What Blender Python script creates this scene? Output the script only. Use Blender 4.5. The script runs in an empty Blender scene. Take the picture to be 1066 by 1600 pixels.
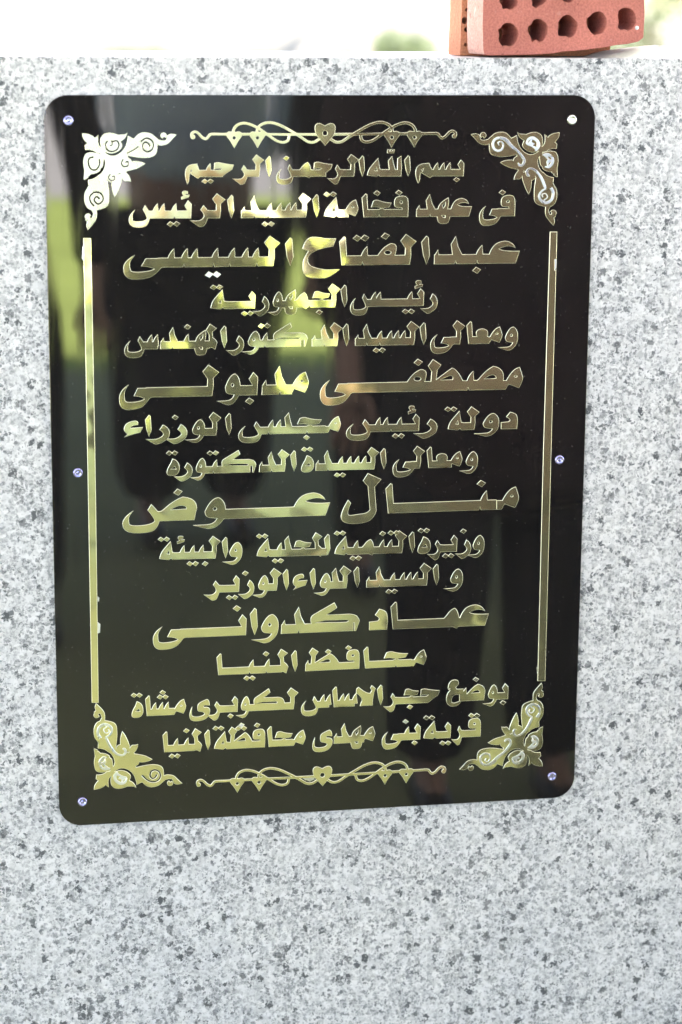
import bpy, bmesh, math, random
from mathutils import Vector, Matrix
from mathutils.geometry import delaunay_2d_cdt

random.seed(7)
sc = bpy.context.scene
col = sc.collection
R = math.radians

# ------------------------------------------------------------------ camera
cam_d = bpy.data.cameras.new("camera")
cam = bpy.data.objects.new("camera", cam_d)
col.objects.link(cam)
c_right = Vector((0.98345954, -0.18099516, 0.00693393))
c_up = Vector((0.03314218, 0.21745383, 0.97550778))
c_fwd = Vector((0.17807, 0.95914263, -0.21985562))
C = Vector((-0.12598363, -2.40442952, 0.09211366))
m = Matrix((c_right, c_up, -c_fwd)).transposed().to_4x4()
m.translation = C
cam.matrix_world = m
cam_d.sensor_fit = 'VERTICAL'
cam_d.sensor_height = 36.0
cam_d.lens = 78.78
cam_d.clip_start = 0.05
cam_d.clip_end = 2000
cam_d.dof.use_dof = True
cam_d.dof.focus_distance = 2.52
cam_d.dof.aperture_fstop = 4.0
sc.camera = cam

# ------------------------------------------------------------------ light
SUN_EL, SUN_AZ = R(54), R(12)          # the sun stands behind the wall, a little to the right
sun_dir = Vector((math.sin(SUN_AZ) * math.cos(SUN_EL), math.cos(SUN_AZ) * math.cos(SUN_EL), math.sin(SUN_EL)))
w = bpy.data.worlds.new("World")
sc.world = w
w.use_nodes = True
wn = w.node_tree
wn.nodes.clear()
sky = wn.nodes.new("ShaderNodeTexSky")
sky.sky_type = 'NISHITA'
sky.sun_disc = False
sky.sun_elevation = SUN_EL
sky.sun_rotation = SUN_AZ
sky.dust_density = 2.0
bg = wn.nodes.new("ShaderNodeBackground")
bg.inputs[1].default_value = 0.13
wo = wn.nodes.new("ShaderNodeOutputWorld")
wn.links.new(sky.outputs[0], bg.inputs[0])
wn.links.new(bg.outputs[0], wo.inputs[0])
sl = bpy.data.lights.new("sun", 'SUN')
sl.energy = 5.0
sl.angle = R(0.5)
sl.color = (1.0, 0.95, 0.88)
so = bpy.data.objects.new("sun", sl)
so.rotation_euler = sun_dir.to_track_quat('Z', 'Y').to_euler()
col.objects.link(so)
sc.view_settings.view_transform = 'Standard'
sc.view_settings.look = 'None'
sc.view_settings.gamma = 1
sc.view_settings.exposure = 3.25

GROUND = -1.44
WALLTOP = 0.0395
W, HT = 0.60, 0.8104366623457063       # the plaque; its top left corner is the origin
FPX, CX, CY = 3501.526, 533.0, 800.0

def at_y(x, y, Y=0.0):
    """point of the place that stands at depth Y in the direction of a photograph pixel"""
    d = c_right * ((x - CX) / FPX) - c_up * ((y - CY) / FPX) + c_fwd
    return C + d * ((Y - C.y) / d.y)

def pl(x, y):                          # pixel -> plane of the plaque (x right, z up)
    p = at_y(x, y, -0.0035)
    return (p.x, p.z)

# ------------------------------------------------------------------ helpers
def tag(o, label=None, cat=None, group=None, kind=None):
    if label: o['label'] = label
    if cat: o['category'] = cat
    if group: o['group'] = group
    if kind: o['kind'] = kind
    return o

def empty(name, loc, parent=None):
    o = bpy.data.objects.new(name, None)
    o.location = loc
    o.empty_display_size = 0.05
    col.objects.link(o)
    return o

def link(name, me, mats, parent=None, loc=None):
    for mt in (mats if isinstance(mats, (list, tuple)) else [mats]):
        if len(me.materials) < 8 and mt.name not in [q.name for q in me.materials if q]:
            me.materials.append(mt)
    o = bpy.data.objects.new(name, me)
    col.objects.link(o)
    if parent:
        o.parent = parent
        o.matrix_parent_inverse = Matrix.Identity(4)
    if loc is not None: o.location = loc
    return o

def bm_obj(name, bm, mats, parent=None, loc=None, smooth=False):
    me = bpy.data.meshes.new(name)
    bm.to_mesh(me); bm.free()
    if smooth:
        for p in me.polygons: p.use_smooth = True
    return link(name, me, mats, parent, loc)

def box(bm, x0, x1, y0, y1, z0, z1):
    vs = [bm.verts.new(p) for p in ((x0,y0,z0),(x1,y0,z0),(x1,y1,z0),(x0,y1,z0),(x0,y0,z1),(x1,y0,z1),(x1,y1,z1),(x0,y1,z1))]
    for f in ((0,3,2,1),(4,5,6,7),(0,1,5,4),(1,2,6,5),(2,3,7,6),(3,0,4,7)):
        bm.faces.new([vs[i] for i in f])

# ------------------------------------------------------------------ materials
def mat(name):
    mt = bpy.data.materials.new(name)
    mt.use_nodes = True
    nt = mt.node_tree
    b = nt.nodes["Principled BSDF"]
    return mt, nt, b

def N(nt, t, **kw):
    n = nt.nodes.new(t)
    for k, v in kw.items():
        if k == 'inp':
            for a, q in v.items(): n.inputs[a].default_value = q
        else: setattr(n, k, v)
    return n

def ramp(nt, src, stops, interp='LINEAR'):
    r = nt.nodes.new("ShaderNodeValToRGB")
    r.color_ramp.interpolation = interp
    e = r.color_ramp.elements
    while len(e) < len(stops): e.new(0.5)
    for i, (p, c) in enumerate(stops):
        e[i].position = p
        e[i].color = (c[0], c[1], c[2], 1) if isinstance(c, (tuple, list)) else (c, c, c, 1)
    nt.links.new(src, r.inputs[0])
    return r.outputs[0]

def mix(nt, fac, a, b, mode='MIX'):
    n = nt.nodes.new("ShaderNodeMix"); n.data_type = 'RGBA'; n.blend_type = mode
    for s, v in ((n.inputs[0], fac), (n.inputs[6], a), (n.inputs[7], b)):
        if isinstance(v, (int, float)): s.default_value = v
        elif isinstance(v, tuple): s.default_value = (v[0], v[1], v[2], 1)
        else: nt.links.new(v, s)
    return n.outputs[2]

def plain(name, c, rough=0.7, metal=0.0, noise=0.15, scale=30, bump=0.0, spec=0.5):
    mt, nt, b = mat(name)
    tc = N(nt, "ShaderNodeTexCoord")
    nz = N(nt, "ShaderNodeTexNoise", inp={'Scale': scale, 'Detail': 5.0})
    nt.links.new(tc.outputs['Object'], nz.inputs['Vector'])
    lo = tuple(max(0, v * (1 - noise)) for v in c); hi = tuple(min(1, v * (1 + noise)) for v in c)
    nt.links.new(ramp(nt, nz.outputs['Fac'], [(0.3, lo), (0.7, hi)]), b.inputs['Base Color'])
    b.inputs['Roughness'].default_value = rough
    b.inputs['Metallic'].default_value = metal
    b.inputs['Specular IOR Level'].default_value = spec
    if bump:
        bp = N(nt, "ShaderNodeBump", inp={'Strength': bump, 'Distance': 0.002})
        nt.links.new(nz.outputs['Fac'], bp.inputs['Height'])
        nt.links.new(bp.outputs[0], b.inputs['Normal'])
    return mt

def granite_mat():
    mt, nt, b = mat("speckled_granite")
    tc = N(nt, "ShaderNodeTexCoord")
    def warp(scale, amt):
        nz = N(nt, "ShaderNodeTexNoise", inp={'Scale': scale, 'Detail': 3.0})
        nt.links.new(tc.outputs['Object'], nz.inputs['Vector'])
        s = N(nt, "ShaderNodeVectorMath", operation='SUBTRACT'); s.inputs[1].default_value = (.5, .5, .5)
        nt.links.new(nz.outputs['Color'], s.inputs[0])
        m_ = N(nt, "ShaderNodeVectorMath", operation='SCALE'); m_.inputs['Scale'].default_value = amt
        nt.links.new(s.outputs[0], m_.inputs[0])
        a = N(nt, "ShaderNodeVectorMath", operation='ADD')
        nt.links.new(tc.outputs['Object'], a.inputs[0]); nt.links.new(m_.outputs[0], a.inputs[1])
        return a.outputs[0]
    def mul(a_, b_):
        q = N(nt, "ShaderNodeMath", operation='MULTIPLY'); nt.links.new(a_, q.inputs[0]); nt.links.new(b_, q.inputs[1]); return q.outputs[0]
    v1 = warp(260, 0.007)
    def vor(vec, scale):
        v = N(nt, "ShaderNodeTexVoronoi", inp={'Scale': scale}); nt.links.new(vec, v.inputs['Vector'])
        sp = N(nt, "ShaderNodeSeparateColor"); nt.links.new(v.outputs['Color'], sp.inputs[0])
        return sp.outputs[0], sp.outputs[1]
    def noise(scale, detail=2.0, off=0.0, dist=0.0):
        mp = N(nt, "ShaderNodeMapping"); mp.inputs['Location'].default_value = (off, off * .7, off * 1.3)
        nt.links.new(tc.outputs['Object'], mp.inputs['Vector'])
        n_ = N(nt, "ShaderNodeTexNoise", inp={'Scale': scale, 'Detail': detail, 'Distortion': dist})
        nt.links.new(mp.outputs[0], n_.inputs['Vector']); return n_.outputs['Fac']
    def mul(a_, b_):
        q = N(nt, "ShaderNodeMath", operation='MULTIPLY'); nt.links.new(a_, q.inputs[0]); nt.links.new(b_, q.inputs[1]); return q.outputs[0]
    # pale felspar ground, uneven
    a1, _ = vor(v1, 170)
    c = ramp(nt, a1, [(0.0, (.50, .48, .50)), (0.4, (.59, .565, .585)), (0.75, (.66, .63, .65)), (1.0, (.55, .53, .555))])
    clus = ramp(nt, noise(24, 3.0, 5.0), [(0.36, .45), (0.60, 1.0)])
    v2 = warp(190, 0.012); v3 = warp(420, 0.006)
    def grains(vec, scale, share, size, soft=.10):
        """separate grains: only some cells carry one, each of its own size"""
        v = N(nt, "ShaderNodeTexVoronoi", inp={'Scale': scale}); nt.links.new(vec, v.inputs['Vector'])
        sp = N(nt, "ShaderNodeSeparateColor"); nt.links.new(v.outputs['Color'], sp.inputs[0])
        sz = N(nt, "ShaderNodeMapRange", inp={'From Min': 1 - share, 'From Max': 1.0, 'To Min': size * .55, 'To Max': size})
        nt.links.new(sp.outputs[0], sz.inputs['Value'])
        d_ = N(nt, "ShaderNodeMath", operation='SUBTRACT'); nt.links.new(sz.outputs[0], d_.inputs[0]); nt.links.new(v.outputs['Distance'], d_.inputs[1])
        g_ = ramp(nt, d_.outputs[0], [(0.0, 0.0), (soft, 1.0)])
        on = N(nt, "ShaderNodeMath", operation='GREATER_THAN'); on.inputs[1].default_value = 1 - share; nt.links.new(sp.outputs[0], on.inputs[0])
        return mul(g_, on.outputs[0]), sp.outputs[1]
    g1, t1 = grains(v2, 155, .82, .75, .24)
    c = mix(nt, mul(mul(g1, ramp(nt, t1, [(0, .2), (1, .85)])), clus), c, (.30, .29, .31))
    g2, t2_ = grains(v3, 270, .74, .68, .14)
    c = mix(nt, mul(mul(g2, ramp(nt, t2_, [(0, .65), (1, 1.0)])), clus), c, (.21, .21, .228))
    g3, t3 = grains(v2, 190, .50, .64, .11)
    c = mix(nt, mul(mul(g3, ramp(nt, t3, [(0, .6), (1, 1.0)])), ramp(nt, noise(45, 2.0, 2.0), [(0.40, .3), (0.55, 1.0)])), c, (.125, .125, .14))
    g4, t4 = grains(warp(230, .014), 96, .22, .58, .11)
    c = mix(nt, mul(g4, ramp(nt, t4, [(0, .7), (1, 1.0)])), c, (.08, .082, .092))
    n4 = noise(230, 3.0, 33.0, .4)
    c = mix(nt, ramp(nt, n4, [(0.54, 0.0), (0.66, .45)]), c, (.70, .685, .71))
    c = mix(nt, 0.5, c, ramp(nt, noise(7, 4.0, 3.0), [(0.35, (.86, .83, .86)), (0.65, (.98, .93, .93))]), 'MULTIPLY')
    nt.links.new(c, b.inputs['Base Color'])
    b.inputs['Roughness'].default_value = 0.38
    b.inputs['Specular IOR Level'].default_value = 0.3
    bp = N(nt, "ShaderNodeBump", inp={'Strength': 0.25, 'Distance': 0.0004})
    nt.links.new(n4, bp.inputs['Height']); nt.links.new(bp.outputs[0], b.inputs['Normal'])
    return mt

def acrylic_mat():
    mt, nt, b = mat("black_acrylic")
    tc = N(nt, "ShaderNodeTexCoord")
    nz = N(nt, "ShaderNodeTexNoise", inp={'Scale': 9.0, 'Detail': 6.0, 'Roughness': 0.65})
    nt.links.new(tc.outputs['Object'], nz.inputs['Vector'])
    nt.links.new(ramp(nt, nz.outputs['Fac'], [(0.35, (.008, .0068, .007)), (0.75, (.0115, .010, .010))]), b.inputs['Base Color'])
    nd = N(nt, "ShaderNodeTexNoise", inp={'Scale': 420.0, 'Detail': 2.0}); nt.links.new(tc.outputs['Object'], nd.inputs['Vector'])
    base = b.inputs['Base Color'].links[0].from_socket
    nt.links.new(mix(nt, ramp(nt, nd.outputs['Fac'], [(0.735, 0.0), (0.76, .6)]), base, (.16, .15, .14)), b.inputs['Base Color'])
    # wiping smears
    mp = N(nt, "ShaderNodeMapping"); mp.inputs['Rotation'].default_value = (0, R(24), 0); mp.inputs['Scale'].default_value = (60, 10, 8)
    nt.links.new(tc.outputs['Object'], mp.inputs['Vector'])
    n2 = N(nt, "ShaderNodeTexNoise", inp={'Scale': 1.0, 'Detail': 4.0})
    nt.links.new(mp.outputs[0], n2.inputs['Vector'])
    nt.links.new(ramp(nt, n2.outputs['Fac'], [(0.45, 0.02), (0.8, 0.09)]), b.inputs['Roughness'])
    b.inputs['IOR'].default_value = 1.66
    bp = N(nt, "ShaderNodeBump", inp={'Strength': 0.12, 'Distance': 0.0006})
    n3 = N(nt, "ShaderNodeTexNoise", inp={'Scale': 5.0, 'Detail': 1.0})
    nt.links.new(tc.outputs['Object'], n3.inputs['Vector'])
    nt.links.new(n3.outputs['Fac'], bp.inputs['Height']); nt.links.new(bp.outputs[0], b.inputs['Normal'])
    return mt

def gold_mat(name, c, rough, wav=0.25, metal=1.0, tilt=0):
    mt, nt, b = mat(name)
    b.inputs['Base Color'].default_value = (*c, 1)
    b.inputs['Metallic'].default_value = metal
    if tilt:      # every piece was glued on at a slightly different angle and is never quite flat
        ge = N(nt, "ShaderNodeNewGeometry"); oi = N(nt, "ShaderNodeObjectInfo"); t2 = N(nt, "ShaderNodeTexCoord")
        wn_ = N(nt, "ShaderNodeTexWhiteNoise", noise_dimensions='1D'); nt.links.new(oi.outputs['Random'], wn_.inputs['W'])
        nzt = N(nt, "ShaderNodeTexNoise", inp={'Scale': 26.0, 'Detail': 1.0}); nt.links.new(t2.outputs['Object'], nzt.inputs['Vector'])
        acc = ge.outputs['Normal']
        for src, amt in ((wn_.outputs['Color'], tilt), (nzt.outputs['Color'], tilt * 2.2)):
            sb_ = N(nt, "ShaderNodeVectorMath", operation='SUBTRACT'); sb_.inputs[1].default_value = (.5, .5, .5); nt.links.new(src, sb_.inputs[0])
            ml = N(nt, "ShaderNodeVectorMath", operation='SCALE'); ml.inputs['Scale'].default_value = amt; nt.links.new(sb_.outputs[0], ml.inputs[0])
            ad = N(nt, "ShaderNodeVectorMath", operation='ADD'); nt.links.new(acc, ad.inputs[0]); nt.links.new(ml.outputs[0], ad.inputs[1]); acc = ad.outputs[0]
        nm = N(nt, "ShaderNodeVectorMath", operation='NORMALIZE'); nt.links.new(acc, nm.inputs[0]); tilted = nm.outputs[0]
    tc = N(nt, "ShaderNodeTexCoord")
    nz = N(nt, "ShaderNodeTexNoise", inp={'Scale': 45.0, 'Detail': 3.0})
    nt.links.new(tc.outputs['Object'], nz.inputs['Vector'])
    nt.links.new(ramp(nt, nz.outputs['Fac'], [(0.3, rough * .7), (0.7, rough * 1.3)]), b.inputs['Roughness'])
    n3 = N(nt, "ShaderNodeTexNoise", inp={'Scale': 22.0, 'Detail': 2.0})
    nt.links.new(tc.outputs['Object'], n3.inputs['Vector'])
    bp = N(nt, "ShaderNodeBump", inp={'Strength': wav, 'Distance': 0.001})
    nt.links.new(n3.outputs['Fac'], bp.inputs['Height']); nt.links.new(bp.outputs[0], b.inputs['Normal'])
    if tilt: nt.links.new(tilted, bp.inputs['Normal'])
    return mt

def brick_mat(name, c):
    mt, nt, b = mat(name)
    tc = N(nt, "ShaderNodeTexCoord")
    n1 = N(nt, "ShaderNodeTexNoise", inp={'Scale': 14.0, 'Detail': 5.0}); nt.links.new(tc.outputs['Object'], n1.inputs['Vector'])
    n2 = N(nt, "ShaderNodeTexNoise", inp={'Scale': 95.0, 'Detail': 5.0}); nt.links.new(tc.outputs['Object'], n2.inputs['Vector'])
    lo = tuple(v * .82 for v in c); hi = tuple(min(1, v * 1.15) for v in c)
    a = ramp(nt, n1.outputs['Fac'], [(0.3, lo), (0.7, hi)])
    n3 = N(nt, "ShaderNodeTexNoise", inp={'Scale': 420.0, 'Detail': 3.0}); nt.links.new(tc.outputs['Object'], n3.inputs['Vector'])
    a = mix(nt, .7, a, ramp(nt, n3.outputs['Fac'], [(0.35, .70), (0.65, 1.15)]), 'MULTIPLY')
    a = mix(nt, ramp(nt, n2.outputs['Fac'], [(0.66, 0.0), (0.72, .8)]), a, tuple(v * .45 for v in c))
    a = mix(nt, ramp(nt, n2.outputs['Fac'], [(0.28, .4), (0.36, 0.0)]), a, (c[0] * 1.2, c[1] * 1.8, c[2] * 2.0))
    nt.links.new(a, b.inputs['Base Color'])
    b.inputs['Roughness'].default_value = 0.9
    b.inputs['Specular IOR Level'].default_value = 0.2
    bp = N(nt, "ShaderNodeBump", inp={'Strength': 0.6, 'Distance': 0.0015})
    nt.links.new(n2.outputs['Fac'], bp.inputs['Height']); nt.links.new(bp.outputs[0], b.inputs['Normal'])
    return mt

M = dict(
    granite=granite_mat(), acrylic=acrylic_mat(),
    gold=gold_mat("gold_mirror", (.96, .88, .51), 0.08, .06, .94, .036),
    gold_edge=gold_mat("gold_cut_edge", (.97, .93, .76), 0.45, 0.1),
    pale=gold_mat("film_covered_gold", (.70, .69, .60), 0.30, .4, .75),
    silver=gold_mat("silver_film", (.86, .85, .90), 0.30, 1.2),
    screw=gold_mat("lilac_plated_steel", (.40, .375, .70), 0.2, 0.1),
    steel=gold_mat("steel", (.85, .84, .82), 0.25, 0.1),
    brick=brick_mat("red_brick", (.41, .140, .115)), brick2=brick_mat("orange_brick", (.52, .21, .115)),
    brick_end=brick_mat("side_lit_brick", (.56, .31, .25)),  # lighter copy of the red brick: side light on its end, put into colour
    bank=plain("cream_earth", (.20, .175, .135), 0.95, noise=.12, scale=.6),
    mortar=plain("pale_mortar", (.70, .66, .60), 0.95, noise=.2, scale=60, bump=.6),
    sand=plain("pale_sand", (.50, .47, .44), 0.95, noise=.15, scale=2),
    turf=plain("green_turf", (.44, .53, .14), 0.95, noise=.2, scale=1.5, spec=.1),
    path=plain("dusty_carpet", (.355, .36, .195), 0.95, noise=.12, scale=2, spec=.1),
    canvas=plain("cream_canvas", (.52, .52, .53), 0.9, noise=.06, scale=3),
    pole=plain("grey_pole", (.45, .45, .45), 0.5),
    skin=plain("skin", (.50, .30, .22), 0.55, noise=.08),
    hair=plain("dark_hair", (.02, .016, .014), 0.6),
    blue=plain("blue_grey_shirt", (.72, .82, 1.0), 0.85, noise=.2, scale=9),
    dark=plain("charcoal_cloth", (.030, .026, .027), 0.9, noise=.3, scale=12, spec=.2),
    maroon=plain("maroon_black_cloth", (.045, .024, .024), 0.9, noise=.4, scale=8, spec=.2),
    white=plain("white_cloth", (.6, .6, .62), 0.85),
    shoe=plain("black_leather", (.02, .018, .018), 0.4),
    leaf=plain("dusty_foliage", (.095, .120, .035), 0.8, noise=.5, scale=6),
    bark=plain("bark", (.16, .11, .08), 0.9),
    rock=plain("brown_rock", (.24, .17, .13), 0.95, noise=.3, scale=4, bump=.5),
)

# ------------------------------------------------------------------ granite wall
bm = bmesh.new()
box(bm, -2.6, 3.4, 0.0, 0.32, GROUND, WALLTOP)
wall = bm_obj("granite_wall", bm, M['granite'])
bv = wall.modifiers.new("bevel", 'BEVEL'); bv.width = 0.0015; bv.segments = 2
tag(wall, "speckled pale grey granite wall that carries the black plaque", "wall")

# ------------------------------------------------------------------ 2D shape tools
def path(s, sub=5):
    """'x,y x,y~ ...' closed path; ~ marks an off-curve (quadratic) point"""
    pts = []
    for t in s.split():
        off = t.endswith('~')
        a, b_ = t.rstrip('~').split(',')
        pts.append((float(a), float(b_), off))
    ex = []
    n = len(pts)
    for i in range(n):
        p, q = pts[i], pts[(i + 1) % n]
        ex.append(p)
        if p[2] and q[2]: ex.append(((p[0] + q[0]) / 2, (p[1] + q[1]) / 2, False))
    k = next(i for i, p in enumerate(ex) if not p[2])
    ex = ex[k:] + ex[:k] + [ex[k]]
    out = []
    i = 0
    while i < len(ex) - 1:
        if ex[i + 1][2]:
            a, c_, b_ = ex[i], ex[i + 1], ex[i + 2]
            for j in range(sub):
                t = j / sub
                out.append(((1-t)**2*a[0] + 2*t*(1-t)*c_[0] + t*t*b_[0], (1-t)**2*a[1] + 2*t*(1-t)*c_[1] + t*t*b_[1]))
            i += 2
        else:
            out.append((ex[i][0], ex[i][1])); i += 1
    return out

def ell(cx, cy, rx, ry, n=12, rot=0):
    c_, s_ = math.cos(rot), math.sin(rot)
    return [(cx + rx*math.cos(2*math.pi*i/n)*c_ - ry*math.sin(2*math.pi*i/n)*s_, cy + rx*math.cos(2*math.pi*i/n)*s_ + ry*math.sin(2*math.pi*i/n)*c_) for i in range(n)]

def area(p): return 0.5 * sum(p[i][0]*p[(i+1) % len(p)][1] - p[(i+1) % len(p)][0]*p[i][1] for i in range(len(p)))

def spline(pts, n=6):
    out = []
    P = [pts[0]] + list(pts) + [pts[-1]]
    for i in range(1, len(P) - 2):
        p0, p1, p2, p3 = P[i-1], P[i], P[i+1], P[i+2]
        for j in range(n):
            t = j / n
            out.append(tuple(0.5*((2*p1[k]) + (-p0[k]+p2[k])*t + (2*p0[k]-5*p1[k]+4*p2[k]-p3[k])*t*t + (-p0[k]+3*p1[k]-3*p2[k]+p3[k])*t**3) for k in range(len(p1))))
    out.append(tuple(pts[-1]))
    return out

def stroke(pts, wd, n=6):
    """pieces (quads and round joints) of a thick line; wd may be a list of widths"""
    if not isinstance(wd, (list, tuple)): wd = [wd] * len(pts)
    s = spline([(p[0], p[1], w_) for p, w_ in zip(pts, wd)], n)
    L_, R_ = [], []
    for i, (x, y, w_) in enumerate(s):
        a = s[max(0, i-1)]; b_ = s[min(len(s)-1, i+1)]
        dx, dy = b_[0]-a[0], b_[1]-a[1]; l = math.hypot(dx, dy) or 1
        nx, ny = -dy/l*w_/2, dx/l*w_/2
        L_.append((x+nx, y+ny)); R_.append((x-nx, y-ny))
    out = [[L_[i], L_[i+1], R_[i+1], R_[i]] for i in range(len(s)-1)]
    return out

def inside(px, py, polys):
    wnd = 0
    for p in polys:
        x0, y0 = p[-1]
        for x1, y1 in p:
            if y0 <= py:
                if y1 > py and (x1-x0)*(py-y0) - (px-x0)*(y1-y0) > 0: wnd += 1
            elif y1 <= py and (x1-x0)*(py-y0) - (px-x0)*(y1-y0) < 0: wnd -= 1
            x0, y0 = x1, y1
    return wnd

def solid(polys, cuts, y0, y1, bevel, conv=None, ins=0.0):
    """union of polys minus cuts (plaque-plane metres after conv), raised from y0 to y1 with a bevelled rim"""
    def fix(ps):
        out = []
        for p in ps:
            q = []
            for v in p:
                v = conv(*v) if conv else v
                v = (v[0]*1000, v[1]*1000)
                if not q or math.hypot(v[0]-q[-1][0], v[1]-q[-1][1]) > 0.02: q.append(v)
            if len(q) > 2 and math.hypot(q[0][0]-q[-1][0], q[0][1]-q[-1][1]) < 0.02: q.pop()
            if len(q) < 3: continue
            if area(q) < 0: q.reverse()
            out.append(q)
        return out
    P, Q = fix(polys), fix(cuts)
    vs, es = [], []
    for p in P + Q:
        k = len(vs)
        vs += [Vector(v) for v in p]
        es += [(k+i, k+(i+1) % len(p)) for i in range(len(p))]
    ov, oe, of, *_ = delaunay_2d_cdt(vs, es, [], 0, 1e-3)
    boxes = [(min(v[0] for v in p), max(v[0] for v in p), min(v[1] for v in p), max(v[1] for v in p), p) for p in P]
    boxq = [(min(v[0] for v in p), max(v[0] for v in p), min(v[1] for v in p), max(v[1] for v in p), p) for p in Q]
    keep = []
    for f in of:
        cx = sum(ov[i].x for i in f)/len(f); cy = sum(ov[i].y for i in f)/len(f)
        if not any(a <= cx <= b_ and c_ <= cy <= d and inside(cx, cy, [p]) for a, b_, c_, d, p in boxes): continue
        if any(a <= cx <= b_ and c_ <= cy <= d and inside(cx, cy, [p]) for a, b_, c_, d, p in boxq): continue
        a2 = area([(ov[i].x, ov[i].y) for i in f])
        if abs(a2) < 1e-6: continue
        keep.append(f if a2 > 0 else f[::-1])
    cnt = {}
    for f in keep:
        for i in range(len(f)):
            cnt[(f[i], f[(i+1) % len(f)])] = 1
    bnd = [e for e in cnt if (e[1], e[0]) not in cnt]
    nrm = {}
    for a, b_ in bnd:
        d = ov[b_] - ov[a]; l = d.length or 1
        n_ = Vector((d.y/l, -d.x/l))
        nrm.setdefault(a, []).append(n_); nrm.setdefault(b_, []).append(n_)
    off, nv = {}, {}
    for k, ns in nrm.items():
        s = sum(ns, Vector((0, 0)))
        if s.length < 0.3: s = ns[0].copy(); f_ = 1
        else:
            s.normalize(); f_ = min(1.6, 1/max(0.3, s.dot(ns[0])))
        off[k] = s * (bevel * 1000 * f_); nv[k] = s * min(f_, 1.2)
    bm = bmesh.new()
    top = {}
    def tv(i):
        if i not in top:
            q_ = ov[i] - (nv[i] * ins * 1000 if i in nv else Vector((0, 0)))
            top[i] = bm.verts.new((q_.x/1000, y1, q_.y/1000))
        return top[i]
    for f in keep:
        try: bm.faces.new([tv(i) for i in f])
        except ValueError: pass
    mid, low = {}, {}
    def mv(i):
        if i not in mid:
            o = ov[i] + off[i] - nv[i] * ins * 1000
            mid[i] = bm.verts.new((o.x/1000, y1 + bevel * 0.8, o.y/1000))
            low[i] = bm.verts.new((o.x/1000, y0, o.y/1000))
        return mid[i]
    for a, b_ in bnd:
        ma, mb = mv(a), mv(b_)
        for q in ((tv(b_), tv(a), ma, mb), (mb, ma, low[a], low[b_])):
            try:
                f = bm.faces.new(q); f.material_index = 1
            except ValueError: pass
    return bm

# ------------------------------------------------------------------ the plaque
plaque = empty("memorial_plaque", (0, 0, 0))
tag(plaque, "glossy black plaque with rounded corners and raised gold Arabic lettering, screwed to the granite wall", "plaque")
BF = -0.0040        # front face of the board
def rrect(x0, x1, z0, z1, r, n=9):
    out = []
    for cx, cz, a0 in ((x1-r, z1-r, 0), (x0+r, z1-r, 90), (x0+r, z0+r, 180), (x1-r, z0+r, 270)):
        for i in range(n+1):
            a = R(a0 + 90*i/n); out.append((cx + r*math.cos(a), cz + r*math.sin(a)))
    return out
bm = solid([rrect(0.0005, W-.0005, -HT+.0005, -.0005, .0245)], [], -0.0006, BF, 0.0005)
board = bm_obj("board", bm, M['acrylic'], plaque)
for p in board.data.polygons: p.material_index = 0

GM = [M['gold'], M['gold_edge']]
LT = BF - 0.0012      # front of the raised letters
LB = 0.00032          # bevel of letters

# glyph pieces in letter units (y up from the baseline); X anchors are given per use
G = {
 'A': "0,28 6.5,36 9,34 10.5,11 6.5,0 2.5,11",
 'L': "-16,0 -1.6,0 0.3,12 0,22 7,29 -6,38.5 -13,30 -7,21 -7.4,12 -16,12",
 'Ll': "-14,0 0,0 1.5,14 0.5,35 -6,31 -6.5,12 -14,12",
 'T': "-9,11 -6.5,19~ -1,23.5 0,11 1,5 -9,5",
 'Ti': "0,0 1,22 -4.5,28 -10,20 -5.5,12 -10,12 -10,0",
 'Af': "-0,30 6,36.5 8,35.5 9.5,12 15,12 15,0 3,0",
 'Lm': "-9,11 -5,11 -7,27 0,35 2.5,20~ 6,11 8,5 -9,5",
 'Dp': "-6,5 -4,11 -6,25 0,35 3,22 8.5,11 9,5",
 'Dt': "0,0 0.5,11 5,18 6,12 12,12 12,0",
 'M': "-27,0 -21,0 -17.5,6.5 -4.5,1.5 0,9~ .3,15 -3.5,27 -9,26~ -17,17~ -20,11 -27,11",
 'Mm': "-15,5 -15,11 -12,13~ -5,23~ 1,25 5,23~ 7,11 11,6 3.5,-2.5 -9,3",
 'He': "-9,8 -8,18~ 3,27~ 8,29.5 10,24~ 7,12 8,8|-10,4 -9.5,-10~ 0,-11.5~ 10,-10~ 11,4",
 'Heh': "0,13 -1.5,17.5 4,23 3,17|-3,2 3,2 3,-1.5 0,-1.2",
 'F': "0,0 1,16~ 0,32.5~ -7,33 -20,33~ -22,18~ -18,14~ -10,14.5 -8,11.5 -15,11.5 -15,0",
 'Q': "0,12 -4,13 -7,31.5 -14,24~ -25,11~ -26,2 -10,-.5 -6,2.5 -4,0 0,0",
 'Em': "-12,10 -8,12 -11,18~ -5,24.5~ 1,24.5 7,24~ 11,17~ 8,10",
}
HOLES = {
 'F': ell(-10.5, 23, 2.2, 2.0, 8), 'M': ell(-8.5, 16, 1.9, 1.1, 8), 'Q': path("-13.5,10 -8.6,9.6 -10,16"),
}

def glyph(k, s, z):
    """polys, cuts for a glyph anchored at x, in units"""
    return [path(q, 4) for q in G[k].split('|')]

def frac(spec, x0, x1):
    """path whose x is a fraction of the box width; returns path in crop x, unit y"""
    return [(x0 + px*(x1-x0), py) for px, py in path(spec, 5)]

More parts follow.
